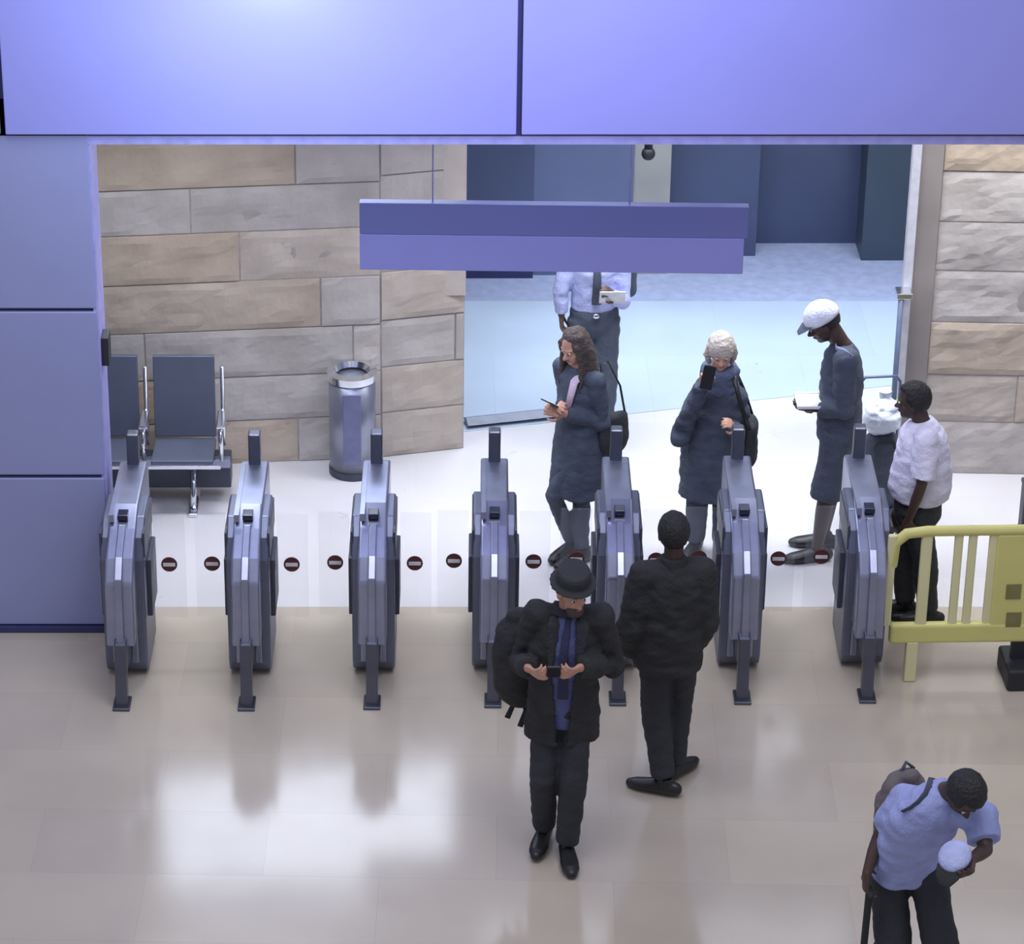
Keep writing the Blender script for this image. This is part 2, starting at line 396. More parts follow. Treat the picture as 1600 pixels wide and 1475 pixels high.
def make_gate(left=True, right=True):
    t = thing('ticket_gate', '', 'ticket gate')
    bm = BM()                                     # wide cabinet with a sloped head
    extrude_profile(bm, [(.40, .03), (.36, .10), (.34, .80), (.40, .92), (.52, 1.0), (.80, 1.0), (.86, .92), (.86, .03)], -.125, .125)
    link('cabinet', bm, M_gate_side, t, bevel=.012)
    bm = BM()                                     # slim spine running the whole length, nose to tail
    extrude_profile(bm, [(.10, .36), (.13, .76), (.22, .88), (.42, .97), (.60, 1.04), (1.16, 1.04), (1.20, 1.0), (1.20, .04), (1.0, .04), (1.0, .30)], -.082, .082)
    link('spine', bm, M_steel, t, bevel=.015)
    bm = BM()
    extrude_profile(bm, [(.0, 0), (.05, .40), (.12, .42), (.36, .42), (.38, .30), (.30, .2), (.11, .2), (.09, 0)], -.034, .034)
    link('front_post', bm, M_steel_d, t, bevel=.008)
    bm = BM(); extrude_profile(bm, [(.07, .40), (.10, .80), (.20, .90), (.42, .995), (.44, .98), (.22, .87), (.13, .78), (.10, .40)], -.022, .022)
    link('nose_rail', bm, M_steel, t, bevel=.006)
    link('foot_plate', boxes((-.05, .05, -.03, .12, 0, .02)), M_steel_d, t, bevel=.005)
    link('rear_post', boxes((-.036, .036, 1.10, 1.18, .0, 1.24)), M_steel_d, t, bevel=.01)
    link('light_strip', boxes((-.078, -.05, .44, 1.12, 1.0, 1.047)), M_steel, t)
    for s in (-1, 1):
        x0, x1 = sorted((s*.12, s*.150))
        link('hinge_housing', boxes((x0, x1, .50, .80, .34, .72)), M_gate_dark, t, bevel=.008)
        x0, x1 = sorted((s*.118, s*.132))
        link('side_cap', boxes((x0, x1, .38, .84, .80, .96)), M_gate_dark, t, bevel=.004)
        x0, x1 = sorted((s*.04, s*.075))
        link('side_rail', boxes((x0, x1, .325, .345, .12, .78)), M_steel, t, bevel=.006)
    link('card_reader', boxes((-.03, .03, .46, .54, 1.0, 1.035)), M_reader, t, bevel=.004)
    for s, on in ((-1, left), (1, right)):
        if not on: continue
        x0, x1 = sorted((s*.15, s*.335))
        bm = boxes((x0, x1, .70, .712, .22, .92))
        f = link('flap', bm, M_glass, t, bevel=.003)
        cx = s*.237; cz = .585
        bm = BM(); tube(bm, [(cx, .698, cz), (cx, .692, cz)], [.048, .048], 32)
        st = link('no_entry_sticker', bm, M_sign_red, f)
        link('sticker_bar', boxes((cx-.036, cx+.036, .688, .6925, cz-.011, cz+.011)), M_sign_white, f)
    return t
GX = [190, 385, 581, 770, 965, 1160, 1355]
GY = [1108, 1108, 1106, 1103, 1100, 1098, 1096]
glab = ['steel ticket gate against the blue grey clad wall, leftmost of the row',
        'steel ticket gate second from the left, in front of the bench end',
        'steel ticket gate third from the left, in front of the cylindrical litter bin',
        'steel ticket gate in the middle of the row, behind the man in the hat',
        'steel ticket gate between the man in the hat and the man in black',
        'steel ticket gate just right of the standing man in black',
        'steel ticket gate at the right end of the row, beside the yellow barrier']
for i, (gx, gy) in enumerate(zip(GX, GY)):
    g = make_gate(i > 0, i < len(GX)-1)
    p = atz(gx, gy); g.location = (p.x, p.y, 0); g['label'] = glab[i]; g['group'] = 'row of ticket gates'
    g.rotation_euler = (0, 0, -.02)

# ------------------------------------------------------------------ hanging sign
M_sign = mat('indigo sign face', (140, 142, 200), .4, 0, .05, 1.0)
M_sign_top = mat('dark indigo sign face', (106, 112, 164), .4, 0, .05, 1.0)
ps = aty(562, 425, 17.55); pe = aty(1160, 418, 17.55); zt = aty(800, 321, 17.55).z
t = thing('hanging_sign', 'long indigo two-tone sign board hanging over the gates', 'sign', ((ps.x+pe.x)/2, 17.55, ps.z), -.03)
hw = (pe.x-ps.x)/2; hh = zt-ps.z; zm = aty(800, 370, 17.55).z-ps.z
link('lower_board', boxes((-hw, hw, 0, .07, 0.0, zm)), M_sign, t, bevel=.005)
link('upper_board', boxes((-hw, hw+.02, .004, .07, zm, hh)), M_sign_top, t, bevel=.005)
for x in (-hw*.62, hw*.40):
    bm = BM(); tube(bm, [(x, .04, hh-.01), (x, .04, CZ-ps.z)], [.0045, .0045], 10)
    link('hanger_rod', bm, M_lilac_trim, t, smooth=True)

# camera hanging by the beige pier
p = aty(1013, 240, 21.5)
t = thing('ceiling_camera', 'small dark dome camera above the beige pier', 'camera', (p.x, p.y, p.z))
bm = BM(); ell(bm, (0, 0, 0), (.05, .05, .05)); link('dome', bm, M_black, t, smooth=True)
bm = BM(); tube(bm, [(0, 0, .02), (0, 0, CZ-p.z)], [.03, .03], 12); link('stem', bm, M_black, t, smooth=True)

# dark box on the left jamb
p = aty(161, 535, YW+.2)
bm = boxes((xl+.012, xl+.055, YW+.06, YW+.2, p.z-.09, p.z+.09))
tag(link('wall_box', bm, M_black, bevel=.006), 'small black box fixed to the edge of the clad wall', 'wall box')
# door pull at the right frame
p = aty(1405, 457, YR-.1)
t = thing('door_pole', 'slim grey pole with a bright bracket beside the door frame', 'pole', (aty(1398, 600, YR-.15).x, YR-.15, 0))
bm = BM(); tube(bm, [(0, 0, 0), (0, 0, p.z)], [.018, .018], 12); link('pole', bm, mat('grey painted pole', (92, 104, 128), .4), t, smooth=True)
bm = boxes((-.03, .07, -.02, .10, p.z-.02, p.z+.02)); link('bracket', bm, M_chrome, t, bevel=.005)
bm = boxes((-.03, .03, -.02, .02, p.z-.86, p.z-.74)); link('clamp', bm, mat('green clamp', (150, 190, 110), .5), t, bevel=.005)

# ------------------------------------------------------------------ bench
M_seat = mat('charcoal blue seat vinyl', (86, 92, 110), .45, 0, .06, 8)
def bench():
    x0 = atz(150, 752).x; yb = 18.50
    t = thing('beam_bench', 'row of charcoal waiting seats with chrome arms on a steel beam by the stone wall', 'bench', (atz(295, 752).x, yb, 0))
    sw = .40; pitch = .50
    for k in (-1, 0):
        cx = k*pitch
        bm = BM()
        extrude_profile(bm, [(.28, .40), (.34, .955), (.37, .955), (.33, .38)], cx-sw/2, cx+sw/2)
        link('backrest', bm, M_seat, t, bevel=.008)
        bm = BM()
        extrude_profile(bm, [(-.08, .36), (-.08, .405), (.30, .385), (.30, .34)], cx-sw/2, cx+sw/2)
        link('seat', bm, M_seat, t, bevel=.01)
    for k in (-1.5, -.5, .5):
        cx = k*pitch
        bm = BM()
        tube(bm, [(cx, .30, .90), (cx, .29, .60), (cx, .05, .585), (cx, -.03, .56), (cx, .02, .36)], [.014, .014, .018, .018, .014], 10)
        tube(bm, [(cx, .29, .60), (cx, .28, .34)], [.014, .014], 10)
        link('armrest', bm, M_chrome, t, smooth=True)
        link('arm_pad', boxes((cx-.028, cx+.028, -.02, .22, .60, .625)), M_chrome, t, bevel=.008)
    link('beam', boxes((-.80, .30, .06, .12, .28, .34)), M_steel, t, bevel=.006)
    link('front_rail', boxes((-.80, .25, -.10, -.078, .352, .378)), M_chrome, t, bevel=.004)
    link('under_seat_shade', boxes((-.80, .30, .13, .30, .10, .30)), M_gate_dark, t, bevel=.01)  # dark box that stands in for the shade under the seats
    for x in (-.62, .06):
        bm = BM()
        tube(bm, [(x, .09, .30), (x, .02, .12), (x, -.02, .03)], [.022, .02, .02], 10)
        link('leg', bm, M_chrome, t, smooth=True)
        link('foot', boxes((x-.03, x+.03, -.10, .34, 0, .028)), M_chrome, t, bevel=.008)
    return t
bench()

# ------------------------------------------------------------------ litter bin
M_bin = mat('brushed steel bin', (150, 154, 170), .32, .7, .1, 5)
p = atz(551, 752)
t = thing('litter_bin', 'tall brushed steel cylindrical litter bin against the stone wall', 'litter bin', (p.x, p.y+.15, 0))
bm = BM(); tube(bm, [(0, 0, .04), (0, 0, .70)], [.155, .155], 40); link('body', bm, M_bin, t, smooth=False)
for p_ in t.children[0].data.polygons: p_.use_smooth = len(p_.vertices) == 4
bm = BM(); tube(bm, [(0, 0, 0), (0, 0, .05)], [.16, .16], 40); link('base', bm, M_gate_dark, t)
bm = BM()
n = 40
for r0, r1, z0, z1 in ((.162, .165, .69, .74), (.165, .12, .74, .755), (.12, .10, .755, .72)):
    A = [bm.verts.new((r0*math.cos(2*PI*k/n), r0*math.sin(2*PI*k/n), z0)) for k in range(n)]
    B = [bm.verts.new((r1*math.cos(2*PI*k/n), r1*math.sin(2*PI*k/n), z1)) for k in range(n)]
    for k in range(n): bm.faces.new((A[k], A[(k+1) % n], B[(k+1) % n], B[k]))
link('rim', bm, M_chrome, t, smooth=True)
link('door_panel', boxes((-.06, .06, -.163, -.15, .12, .64)), mat('blue grey bin door', (112, 116, 150), .4, .4), t, bevel=.01)

# ------------------------------------------------------------------ yellow barrier
M_yel = mat('faded yellow plastic', (206, 200, 122), .45, 0, .05, 3)
M_yel2 = mat('pale cream plastic', (214, 210, 160), .45, 0, .05, 3)
M_yeld = mat('olive recess', (120, 116, 70), .6)
p = atz(1420, 1062); YB = p.y
t = thing('crowd_barrier', 'yellow plastic crowd barrier with slats, standing beside the last gate', 'barrier', (p.x, YB, 0), .03)
X1 = 1.95; z_top = aty(1500, 830, YB).z; z_bot = aty(1500, 988, YB).z
bm = BM()
pts = [(-.14, .03, z_bot+.02), (-.15, .02, z_top-.12), (-.11, .01, z_top-.03), (.02, 0, z_top+.01), (X1, 0, z_top+.01)]
tube(bm, [(-.15, .01, z_top-.22), (-.14, .01, z_top-.08), (-.08, 0, z_top-.015), (.04, 0, z_top), (X1, 0, z_top)], [(.03, .032)]*5, 12, ref=(0, 1, 0), cap='round')
link('top_rail', bm, M_yel, t, smooth=True)
link('bottom_rail', boxes((-.14, X1, -.03, .03, z_bot-.065, z_bot+.065)), M_yel, t, bevel=.02)
for k, (px, wd) in enumerate(((1444, .066), (1494, .05), (1516, .05), (1548, .05), (1390, .05))):
    x = aty(px, 900, YB).x - p.x
    link('slat', boxes((x-wd/2, x+wd/2, -.018, .018, z_bot+.05, z_top-.02)), M_yel2, t, bevel=.012)
xp = aty(1553, 900, YB).x - p.x
bm = boxes((xp, xp+.62, -.026, .026, z_bot+.04, z_top-.02)); pnl = link('panel', bm, M_yel, t, bevel=.012)
for q in (923, 967):
    zz = aty(1585, q, YB).z; x = aty(1583, q, YB).x - p.x
    link('recess', boxes((x-.045, x+.045, -.031, -.025, zz-.05, zz+.05)), M_yeld, pnl, bevel=.004)
for x in (xp+.72, xp+.84, xp+.96): link('slat', boxes((x-.025, x+.025, -.018, .018, z_bot+.05, z_top-.02)), M_yel2, t, bevel=.012)
for x in (0.0, 1.75):
    link('leg', boxes((x-.035, x+.035, -.03, .03, 0.0, z_bot-.05)), M_yel2, t, bevel=.01)
xf = aty(1592, 1030, YB).x - p.x
link('foot_block', boxes((xf-.09, xf+.16, -.16, .16, 0, .14)), M_black, t, bevel=.02)
link('foot_neck', boxes((xf-.05, xf+.12, -.02, .02, .13, z_bot-.05)), M_black, t)

# dark post at the right edge, behind the barrier
p = atz(1606, 850)
t = thing('bollard', 'dark square bollard at the right edge behind the yellow barrier', 'bollard', (p.x+.02, p.y, 0))
link('shaft', boxes((-.085, .085, -.06, .06, 0.0, .42)), mat('dark grey bollard', (54, 58, 68), .5), t, bevel=.01)
link('cap', boxes((-.09, .09, -.065, .065, .42, .45)), M_gate_dark, t, bevel=.008)

# ------------------------------------------------------------------ people
def F(name, rgb, **k):
    k.setdefault('rough', .85); k.setdefault('bump', .35); k.setdefault('bscale', 60); k.setdefault('vary', .12)
    return mat(name, rgb, **k)
SK_L = F('light skin', (196, 150, 128), rough=.5, bump=.1); SK_D = F('deep brown skin', (70, 52, 46), rough=.5, bump=.1)
SK_M = F('brown skin', (96, 74, 66), rough=.5, bump=.1)
F_BLK = F('black wool', (40, 42, 44)); F_BLK2 = F('black cotton', (46, 49, 54)); F_HAZED = F('hazed dark cloth', (70, 78, 94))  # last one: dark cloth with the far figures' haze put into its colour
F_BLUE = F('blue shirt cotton', (84, 90, 134)); F_LBLUE = F('light blue shirt cotton', (176, 184, 226)); F_WHITE = F('white cotton', (216, 214, 236))
F_GREYB = F('blue grey shirt cotton', (150, 160, 208)); H_BLK = F('black hair', (30, 30, 32), rough=.6, bump=.8); H_BRN = F('brown hair', (78, 68, 64), rough=.6, bump=.8)
H_BLD = F('pale blond hair', (196, 186, 176), rough=.6, bump=.8); S_BLK = mat('black leather', (28, 29, 31), .4)
F_BRN = F('grey brown cloth', (104, 98, 98)); M_PHONE = mat('phone case', (24, 26, 32), .3); M_SCREEN = emit('lit phone screen', (210, 220, 235), .9)
M_PAPER = mat('white paper', (232, 232, 236), .7); M_EYE = mat('eye white', (210, 205, 200), .3); M_PUP = mat('dark iris', (24, 20, 18), .3)
M_LIP = mat('lip', (164, 112, 100), .5); M_LIPD = mat('dark lip', (74, 44, 42), .5)

def base_joints(H, wd):
    s = H/1.75
    J = {'pelvis': (0, 0, .95), 'waist': (0, .0, 1.08), 'chest': (0, .005, 1.30), 'neck': (0, -.01, 1.47), 'head': (0, .02, 1.625)}
    for k, sg in (('L', -1), ('R', 1)):
        J['sho'+k] = (sg*.17*wd, -.005, 1.41); J['elb'+k] = (sg*.225*wd, -.03, 1.12); J['wri'+k] = (sg*.225*wd, .05, .87)
        J['hip'+k] = (sg*.085*wd, 0, .92); J['kne'+k] = (sg*.095*wd, .02, .50); J['ank'+k] = (sg*.10*wd, -.01, .09)
    return {k: Vector(v)*s for k, v in J.items()}

def bend(a, b, l1, l2, hint):
    """middle joint of a two-bone limb"""
    a, b, hint = Vector(a), Vector(b), Vector(hint); d = b-a; L = d.length
    if L > (l1+l2)*.998: return a + d*(l1/(l1+l2))
    dn = d.normalized(); x = (l1*l1-l2*l2+L*L)/(2*L); h = math.sqrt(max(0, l1*l1-x*x))
    u = (hint - dn*hint.dot(dn)).normalized(); return a + dn*x + u*h

def hand(bm, wrist, direc, palm_n, side, curl=.5, s=1.0):
    """palm, four bent fingers of unequal length and a side thumb; side=+1 puts the thumb towards u"""
    f = Vector(direc).normalized(); n = (Vector(palm_n) - f*Vector(palm_n).dot(f)).normalized(); u = f.cross(n)*side
    w = Vector(wrist)
    tube(bm, [w-f*.01, w+f*.03*s, w+f*.085*s], [(.026*s, .018*s), (.036*s, .017*s), (.038*s, .013*s)], 12, ref=u, cap='round')
    for k, (off, ln) in enumerate(((.029, .068), (.010, .078), (-.010, .073), (-.029, .058))):
        p = w + f*.085*s + u*off*s; L1, L2, L3 = ln*.45*s, ln*.32*s, ln*.26*s; pts = [p-f*.012*s]; ang = 0; q = p; pts.append(p)
        for L_, dv in ((L1, curl*.7), (L2, curl*.9), (L3, curl*.7)):
            ang += dv; q = q + (f*math.cos(ang) + n*math.sin(ang))*L_ + u*off*.08; pts.append(q)
        tube(bm, pts, [.0095*s, .0095*s, .009*s, .0082*s, .007*s], 8, cap='round')
    p = w + f*.025*s + u*.030*s
    tube(bm, [p, p+u*.028*s+f*.022*s+n*.006, p+u*.036*s+f*.05*s+n*.018*s, p+u*.030*s+f*.070*s+n*.030*s], [.013*s, .012*s, .0105*s, .009*s], 8, cap='round')

def head_matrix(J, yaw, pitch, roll=0):
    return Matrix.Translation(J['head']) @ Matrix.Rotation(yaw, 4, 'Z') @ Matrix.Rotation(-pitch, 4, 'X') @ Matrix.Rotation(roll, 4, 'Y')

def head_geo(bm, M, s):
    ell(bm, (0, -.008*s, .028*s), (.074*s, .094*s, .098*s), M)
    ell(bm, (0, .030*s, -.045*s), (.056*s, .060*s, .066*s), M)
    ell(bm, (0, .062*s, -.082*s), (.030*s, .026*s, .024*s), M, 12)
    tube(bm, [M @ Vector((0, .074*s, .022*s)), M @ Vector((0, .096*s, -.010*s)), M @ Vector((0, .110*s, -.024*s))], [.008*s, .012*s, .013*s], 10, cap='round')
    for sg in (-1, 1):
        ell(bm, (sg*.013*s, .098*s, -.028*s), (.009*s, .010*s, .008*s), M, 10)
        ell(bm, (sg*.077*s, -.002*s, -.004*s), (.010*s, .020*s, .032*s), M, 12)
        tube(bm, [M @ Vector((sg*.012*s, .088*s, .028*s)), M @ Vector((sg*.045*s, .074*s, .030*s))], [.008*s, .007*s], 8, cap='round')
        ell(bm, (sg*.040*s, .052*s, -.025*s), (.022*s, .022*s, .02*s), M, 10)

def person(label, loc, yaw, H=1.75, wd=1.0, J=None, head=(0, 0), skin=SK_L, curl=(.5, .5), hdir=None, bulk=1.0, lip=M_LIP, group=None):
    """returns root, joints and head matrix after building the continuous body with face parts"""
    t = thing('person', label, 'person', (loc[0], loc[1], 0), yaw, group)
    JJ = base_joints(H, wd); s = H/1.75
    for k, v in (J or {}).items(): JJ[k] = Vector(v)
    for k, sg in (('L', -1), ('R', 1)):
        if not (J and 'kne'+k in J): JJ['kne'+k] = bend(JJ['hip'+k], JJ['ank'+k], .425*s, .42*s, (sg*.1, 1, 0))
        if not (J and 'elb'+k in J): JJ['elb'+k] = bend(JJ['sho'+k], JJ['wri'+k], .29*s, .26*s, (sg*.6, -.9, -.4))
    M = head_matrix(JJ, head[0], head[1])
    bm = BM()
    tube(bm, [JJ['pelvis']-Vector((0, 0, .10*s)), JJ['pelvis'], JJ['waist'], (JJ['waist']+JJ['chest'])/2, JJ['chest'], (JJ['chest']*.4+JJ['neck']*.6), JJ['neck']],
         [(.10*s*wd, .08*s), (.155*s*wd, .11*s*bulk), (.135*s*wd, .095*s*bulk), (.145*s*wd, .10*s), (.158*s*wd, .105*s), (.14*s*wd, .085*s), (.06*s, .06*s)], 20, ref=(1, 0, 0), cap='round')
    hb = M @ Vector((0, -.025*s, -.045*s))
    tube(bm, [JJ['neck']-(hb-JJ['neck'])*.3, JJ['neck'], hb], [.062*s, .056*s, .054*s], 14, cap='round')
    head_geo(bm, M, s)
    for i, k in enumerate('LR'):
        S, E, W = JJ['sho'+k], JJ['elb'+k], JJ['wri'+k]
        tube(bm, [JJ['neck']*.55+JJ['chest']*.45, S], [.07*s, .055*s], 12, cap='round')
        tube(bm, [S, S*.5+E*.5, E], [.050*s, .044*s, .036*s], 12, cap='round')
        tube(bm, [E, E*.6+W*.4, W], [.036*s, .036*s, .024*s], 12, cap='round')
        d = hdir[k][0] if hdir and k in hdir else (W-E); n = hdir[k][1] if hdir and k in hdir else Vector((-1 if k == 'R' else 1, .2, 0))
        th = hdir[k][2] if hdir and k in hdir else (1 if k == 'L' else -1)
        hand(bm, W, d, n, th, curl[i], s)
        hp, kn, an = JJ['hip'+k], JJ['kne'+k], JJ['ank'+k]
        tube(bm, [hp+Vector((0, 0, .02)), hp*.5+kn*.5, kn], [.085*s*wd, .070*s*wd, .050*s], 14, cap='round')
        tube(bm, [kn, kn*.65+an*.35, an], [.050*s, .052*s, .034*s], 14, cap='round')
        ell(bm, JJ['ank'+k]+Vector((0, .05, -.05)), (.035, .085, .025))
    fuse('body', bm, skin, t, .0065, 2)
    for sg in (-1, 1):
        bm = BM(); ell(bm, (sg*.030*s, .083*s, .012*s), (.013*s, .009*s, .0075*s), M, 12); e = link('eye', bm, M_EYE, t, smooth=True)
        bm = BM(); ell(bm, (sg*.030*s, .0905*s, .012*s), (.006*s, .004*s, .006*s), M, 10); link('iris', bm, M_PUP, e, smooth=True)
    bm = BM(); tube(bm, [M @ Vector((-.022*s, .084*s, -.056*s)), M @ Vector((0, .094*s, -.053*s)), M @ Vector((.022*s, .084*s, -.056*s))], [.004*s, .007*s, .004*s], 8, cap='round')
    link('mouth', bm, lip, t, smooth=True)
    return t, JJ, M, s

def shoes(t, J, s, m, yawL=0.25, yawR=-.25, name='shoe'):
    for k, yw in (('L', yawL), ('R', yawR)):
        a = J['ank'+k]; R = Matrix.Rotation(yw, 3, 'Z'); bm = BM()
        def q(x, y, z): return Vector((a.x, a.y, max(0, a.z-.09*s))) + R @ Vector((x, y, z))
        tube(bm, [q(0, -.075, .045), q(0, -.04, .048), q(0, .04, .046), q(0, .11, .036), q(0, .165, .030), q(0, .195, .026)],
             [(.034, .040), (.042, .046), (.046, .045), (.052, .038), (.047, .033), (.032, .026)], 14, ref=(1, 0, 0), cap='round')
        tube(bm, [q(0, -.012, .05), q(0, -.012, .11)], [(.042, .048), (.040, .044)], 14, ref=(1, 0, 0))
        o = fuse(name, bm, m, t, .007, 2)
        for v in o.data.vertices:
            if v.co.z < .004 and a.z < .12: v.co.z = .004

def trousers(t, J, s, m, wd=1.0, name='trousers', knee=.075, cuff=.062, full=1.0, wr=.006, thick=1.0, seat=.17):
    bm = BM()
    top = J['pelvis']*.45 + J['waist']*.55
    tube(bm, [J['pelvis']-Vector((0, 0, .10*s)), J['pelvis']-Vector((0, 0, .03)), J['pelvis']+Vector((0, 0, .05)), top+Vector((0, 0, .02))],
         [(.12*s*wd, .10*s*thick), (seat*s*wd, .125*s*thick), (.165*s*wd, .12*s*thick), (.15*s*wd, .11*s*thick)], 22, ref=(1, 0, 0))
    for k in 'LR':
        h, kn, an = J['hip'+k], J['kne'+k], J['ank'+k]
        if full < 1: end = kn + (an-kn)*(full-.5)*2 if full > .5 else h+(kn-h)*full*2
        else: end = an - (an-kn).normalized()*.02
        pts = [h+Vector((0, 0, .03)), h*.5+kn*.5, kn]; rr = [.098*s*wd, .088*s*wd, knee*s]
        if full > .5: pts += [kn*.5+end*.5, end]; rr += [(knee*.5+cuff*.5)*s, cuff*s]
        tube(bm, pts, rr, 16)
    return fuse(name, bm, m, t, .010, 2, wr, 7)

def top(t, J, s, m, name, hem=.80, hemr=(.175, .13), wd=1.0, sleeve=1.0, arm=(.066, .058, .046), chest=(.175, .125), waist=(.165, .12), collar=.07, wr=.008, hemoff=(0, 0), shoulder=.072, ws=6.0):
    bm = BM(); hz = Vector((J['pelvis'].x+hemoff[0], J['pelvis'].y+hemoff[1], hem))
    pts = [hz]
    if hem < J['pelvis'].z-.08: pts.append(Vector((J['pelvis'].x*.7+hz.x*.3, J['pelvis'].y, J['pelvis'].z)))
    rad = [(hemr[0]*wd, hemr[1])]*1
    if len(pts) == 2: rad.append(((hemr[0]*.45+waist[0]*.55)*wd, hemr[1]*.45+waist[1]*.55))
    up = J['chest']*.35+J['neck']*.65
    pts += [J['waist'], (J['waist']+J['chest'])/2, J['chest'], up, J['neck']+(J['neck']-J['chest'])*.10]
    rad += [(waist[0]*wd, waist[1]), ((waist[0]+chest[0])/2*wd, (waist[1]+chest[1])/2), (chest[0]*wd, chest[1]), (chest[0]*.80*wd, chest[1]*.82), (collar, collar)]
    tube(bm, pts, rad, 26, ref=(1, 0, 0))
    for k in 'LR':
        S, E, W = J['sho'+k], J['elb'+k], J['wri'+k]
        tube(bm, [J['neck']*.6+J['chest']*.4, S], [collar*1.02, shoulder*s], 14, cap='round')
        if sleeve >= 1: tube(bm, [S, S*.5+E*.5, E, E*.5+W*.5, W-(W-E).normalized()*.015], [shoulder*s, arm[0]*s, arm[1]*s, (arm[1]+arm[2])/2*s, arm[2]*s], 16, cap='flat'); ell(bm, S, (shoulder*s,)*3); ell(bm, E, (arm[1]*s*1.03,)*3)
        else: tube(bm, [S, S+(E-S)*sleeve], [shoulder*s, arm[0]*1.08*s], 16); ell(bm, S, (shoulder*s,)*3)
    return fuse(name, bm, m, t, .010, 3, wr, ws)

def short_hair(t, M, s, m, thick=.010, front=.045, name='hair', low=-.035):
    bm = BM(); vs = ell(bm, (0, -.012*s, .032*s), ((.075+thick)*s, (.094+thick)*s, (.098+thick)*s), None, 28)
    for v in bm.verts:                     # keep only the scalp: drop face and lower part
        q = noise.noise(v.co*45)*.006; v.co += v.co.normalized()*q
    kill = [v for v in bm.verts if (v.co.y > front*s and v.co.z < .085*s) or v.co.z < low*s or (v.co.y > .015*s and v.co.z < .02*s)]
    bmesh.ops.delete(bm, geom=kill, context='VERTS')
    for v in bm.verts: v.co = M @ v.co
    o = link(name, bm, m, t, smooth=True)
    sd = o.modifiers.new('s', 'SOLIDIFY'); sd.thickness = .012; sd.offset = -1
    return o

def long_hair(t, M, J, s, m, length=.34, width=.095, back=-.06):
    bm = BM(); rnd = random.Random(5)
    ell(bm, (0, -.022*s, .036*s), (.086*s, .100*s, .102*s), M, 20)
    for i in range(15):
        a = PI*(.98 + i/14*1.04) ; x = math.cos(a)*.082*s; y = math.sin(a)*.085*s - .01
        L = length*rnd.uniform(.85, 1.05)
        p0 = M @ Vector((x*.7, y*.7, .09*s)); p1 = M @ Vector((x, y, .0)); p2 = M @ Vector((x*1.1, y*1.15, -.10*s)); 
        p3 = p2 + Vector((x*.25, -.015, -L*.5)); p4 = p2 + Vector((x*.15, 0, -L))
        tube(bm, [p0, p1, p2, p3, p4], [.026*s, .028*s, .028*s, .026*s, .012*s], 8, cap='round')
    for sg in (-1, 1):
        for dy in (.028, .05):
            p1 = M @ Vector((sg*.070*s, dy*s, .05*s)); p2 = M @ Vector((sg*.083*s, (dy-.005)*s, -.05*s)); p3 = p2+Vector((sg*.01, .0, -length*.45)); p4 = p2+Vector((sg*.0, .02, -length*.85))
            tube(bm, [p1, p2, p3, p4], [.018*s, .022*s, .022*s, .010*s], 8, cap='round')
    return fuse('hair', bm, m, t, .009, 2, .004, 16)

def W2L(t, p):
    """world point to a figure's own frame"""
    c, s_ = math.cos(-t[2]), math.sin(-t[2]); x, y = p[0]-t[0], p[1]-t[1]
    return Vector((x*c-y*s_, x*s_+y*c, p[2]))
def L2W(fr, p):
    c, s_ = math.cos(fr[2]), math.sin(fr[2]); return Vector((fr[0]+p[0]*c-p[1]*s_, fr[1]+p[0]*s_+p[1]*c, p[2]))

def phone(loc, rot, label, lit=True):
    t = thing('mobile_phone', label, 'phone', loc); t.rotation_euler = rot
    link('case', boxes((-.038, .038, -.075, .075, -.005, .005)), M_PHONE, t, bevel=.004)
    link('screen', boxes((-.034, .034, -.069, .069, .005, .0065)), M_SCREEN if lit else M_PHONE, t)
    return t

# --- 1: man in the flat hat walking to the camera
fr = (atz(874, 1322).x, atz(874, 1322).y, PI-.06)
g = lambda x, y, z: W2L(fr, atz(x, y, z))
hL = W2L(fr, aty(884, 1046, fr[1]-.30)); hR = W2L(fr, aty(846, 1048, fr[1]-.30))
J = {'ankL': g(886, 1322, .09)+Vector((0, -.02, 0)), 'ankR': g(850, 1292, .10),
     'wriL': hL+Vector((-.07, -.07, -.03)), 'wriR': hR+Vector((.07, -.07, -.03)),
     'elbL': Vector((-.25, -.06, 1.12)), 'elbR': Vector((.22, -.06, 1.12)), 'head': W2L(fr, aty(894, 925, fr[1]-.03))}
J['ankL'].z = .09; J['ankR'].z = .10
J['neck'] = Vector((J['head'].x*.6, -.01, 1.475))
J['shoL'] = Vector((-.18, -.01, 1.425)); J['shoR'] = Vector((.14, -.01, 1.435))
t, J, M, s = person('man in a black flat-crowned hat and open black coat walking towards the camera', fr[:2], fr[2], 1.70, .95, J, (.45, .22), SK_L, (.9, .9),
    {'L': (Vector((.55, .8, .1)), (.6, -.3, .4), 1), 'R': (Vector((-.55, .8, .1)), (-.6, -.3, .4), -1)})
trousers(t, J, s, F_BLK2, .95, knee=.078, cuff=.066)
shoes(t, J, s, S_BLK, .15, -.2)
top(t, J, s, F_BLUE, 'shirt', hem=.80, hemr=(.14, .12), wd=.9, sleeve=.5, arm=(.05, .05, .04), chest=(.15, .128), waist=(.145, .128), collar=.062, shoulder=.058)
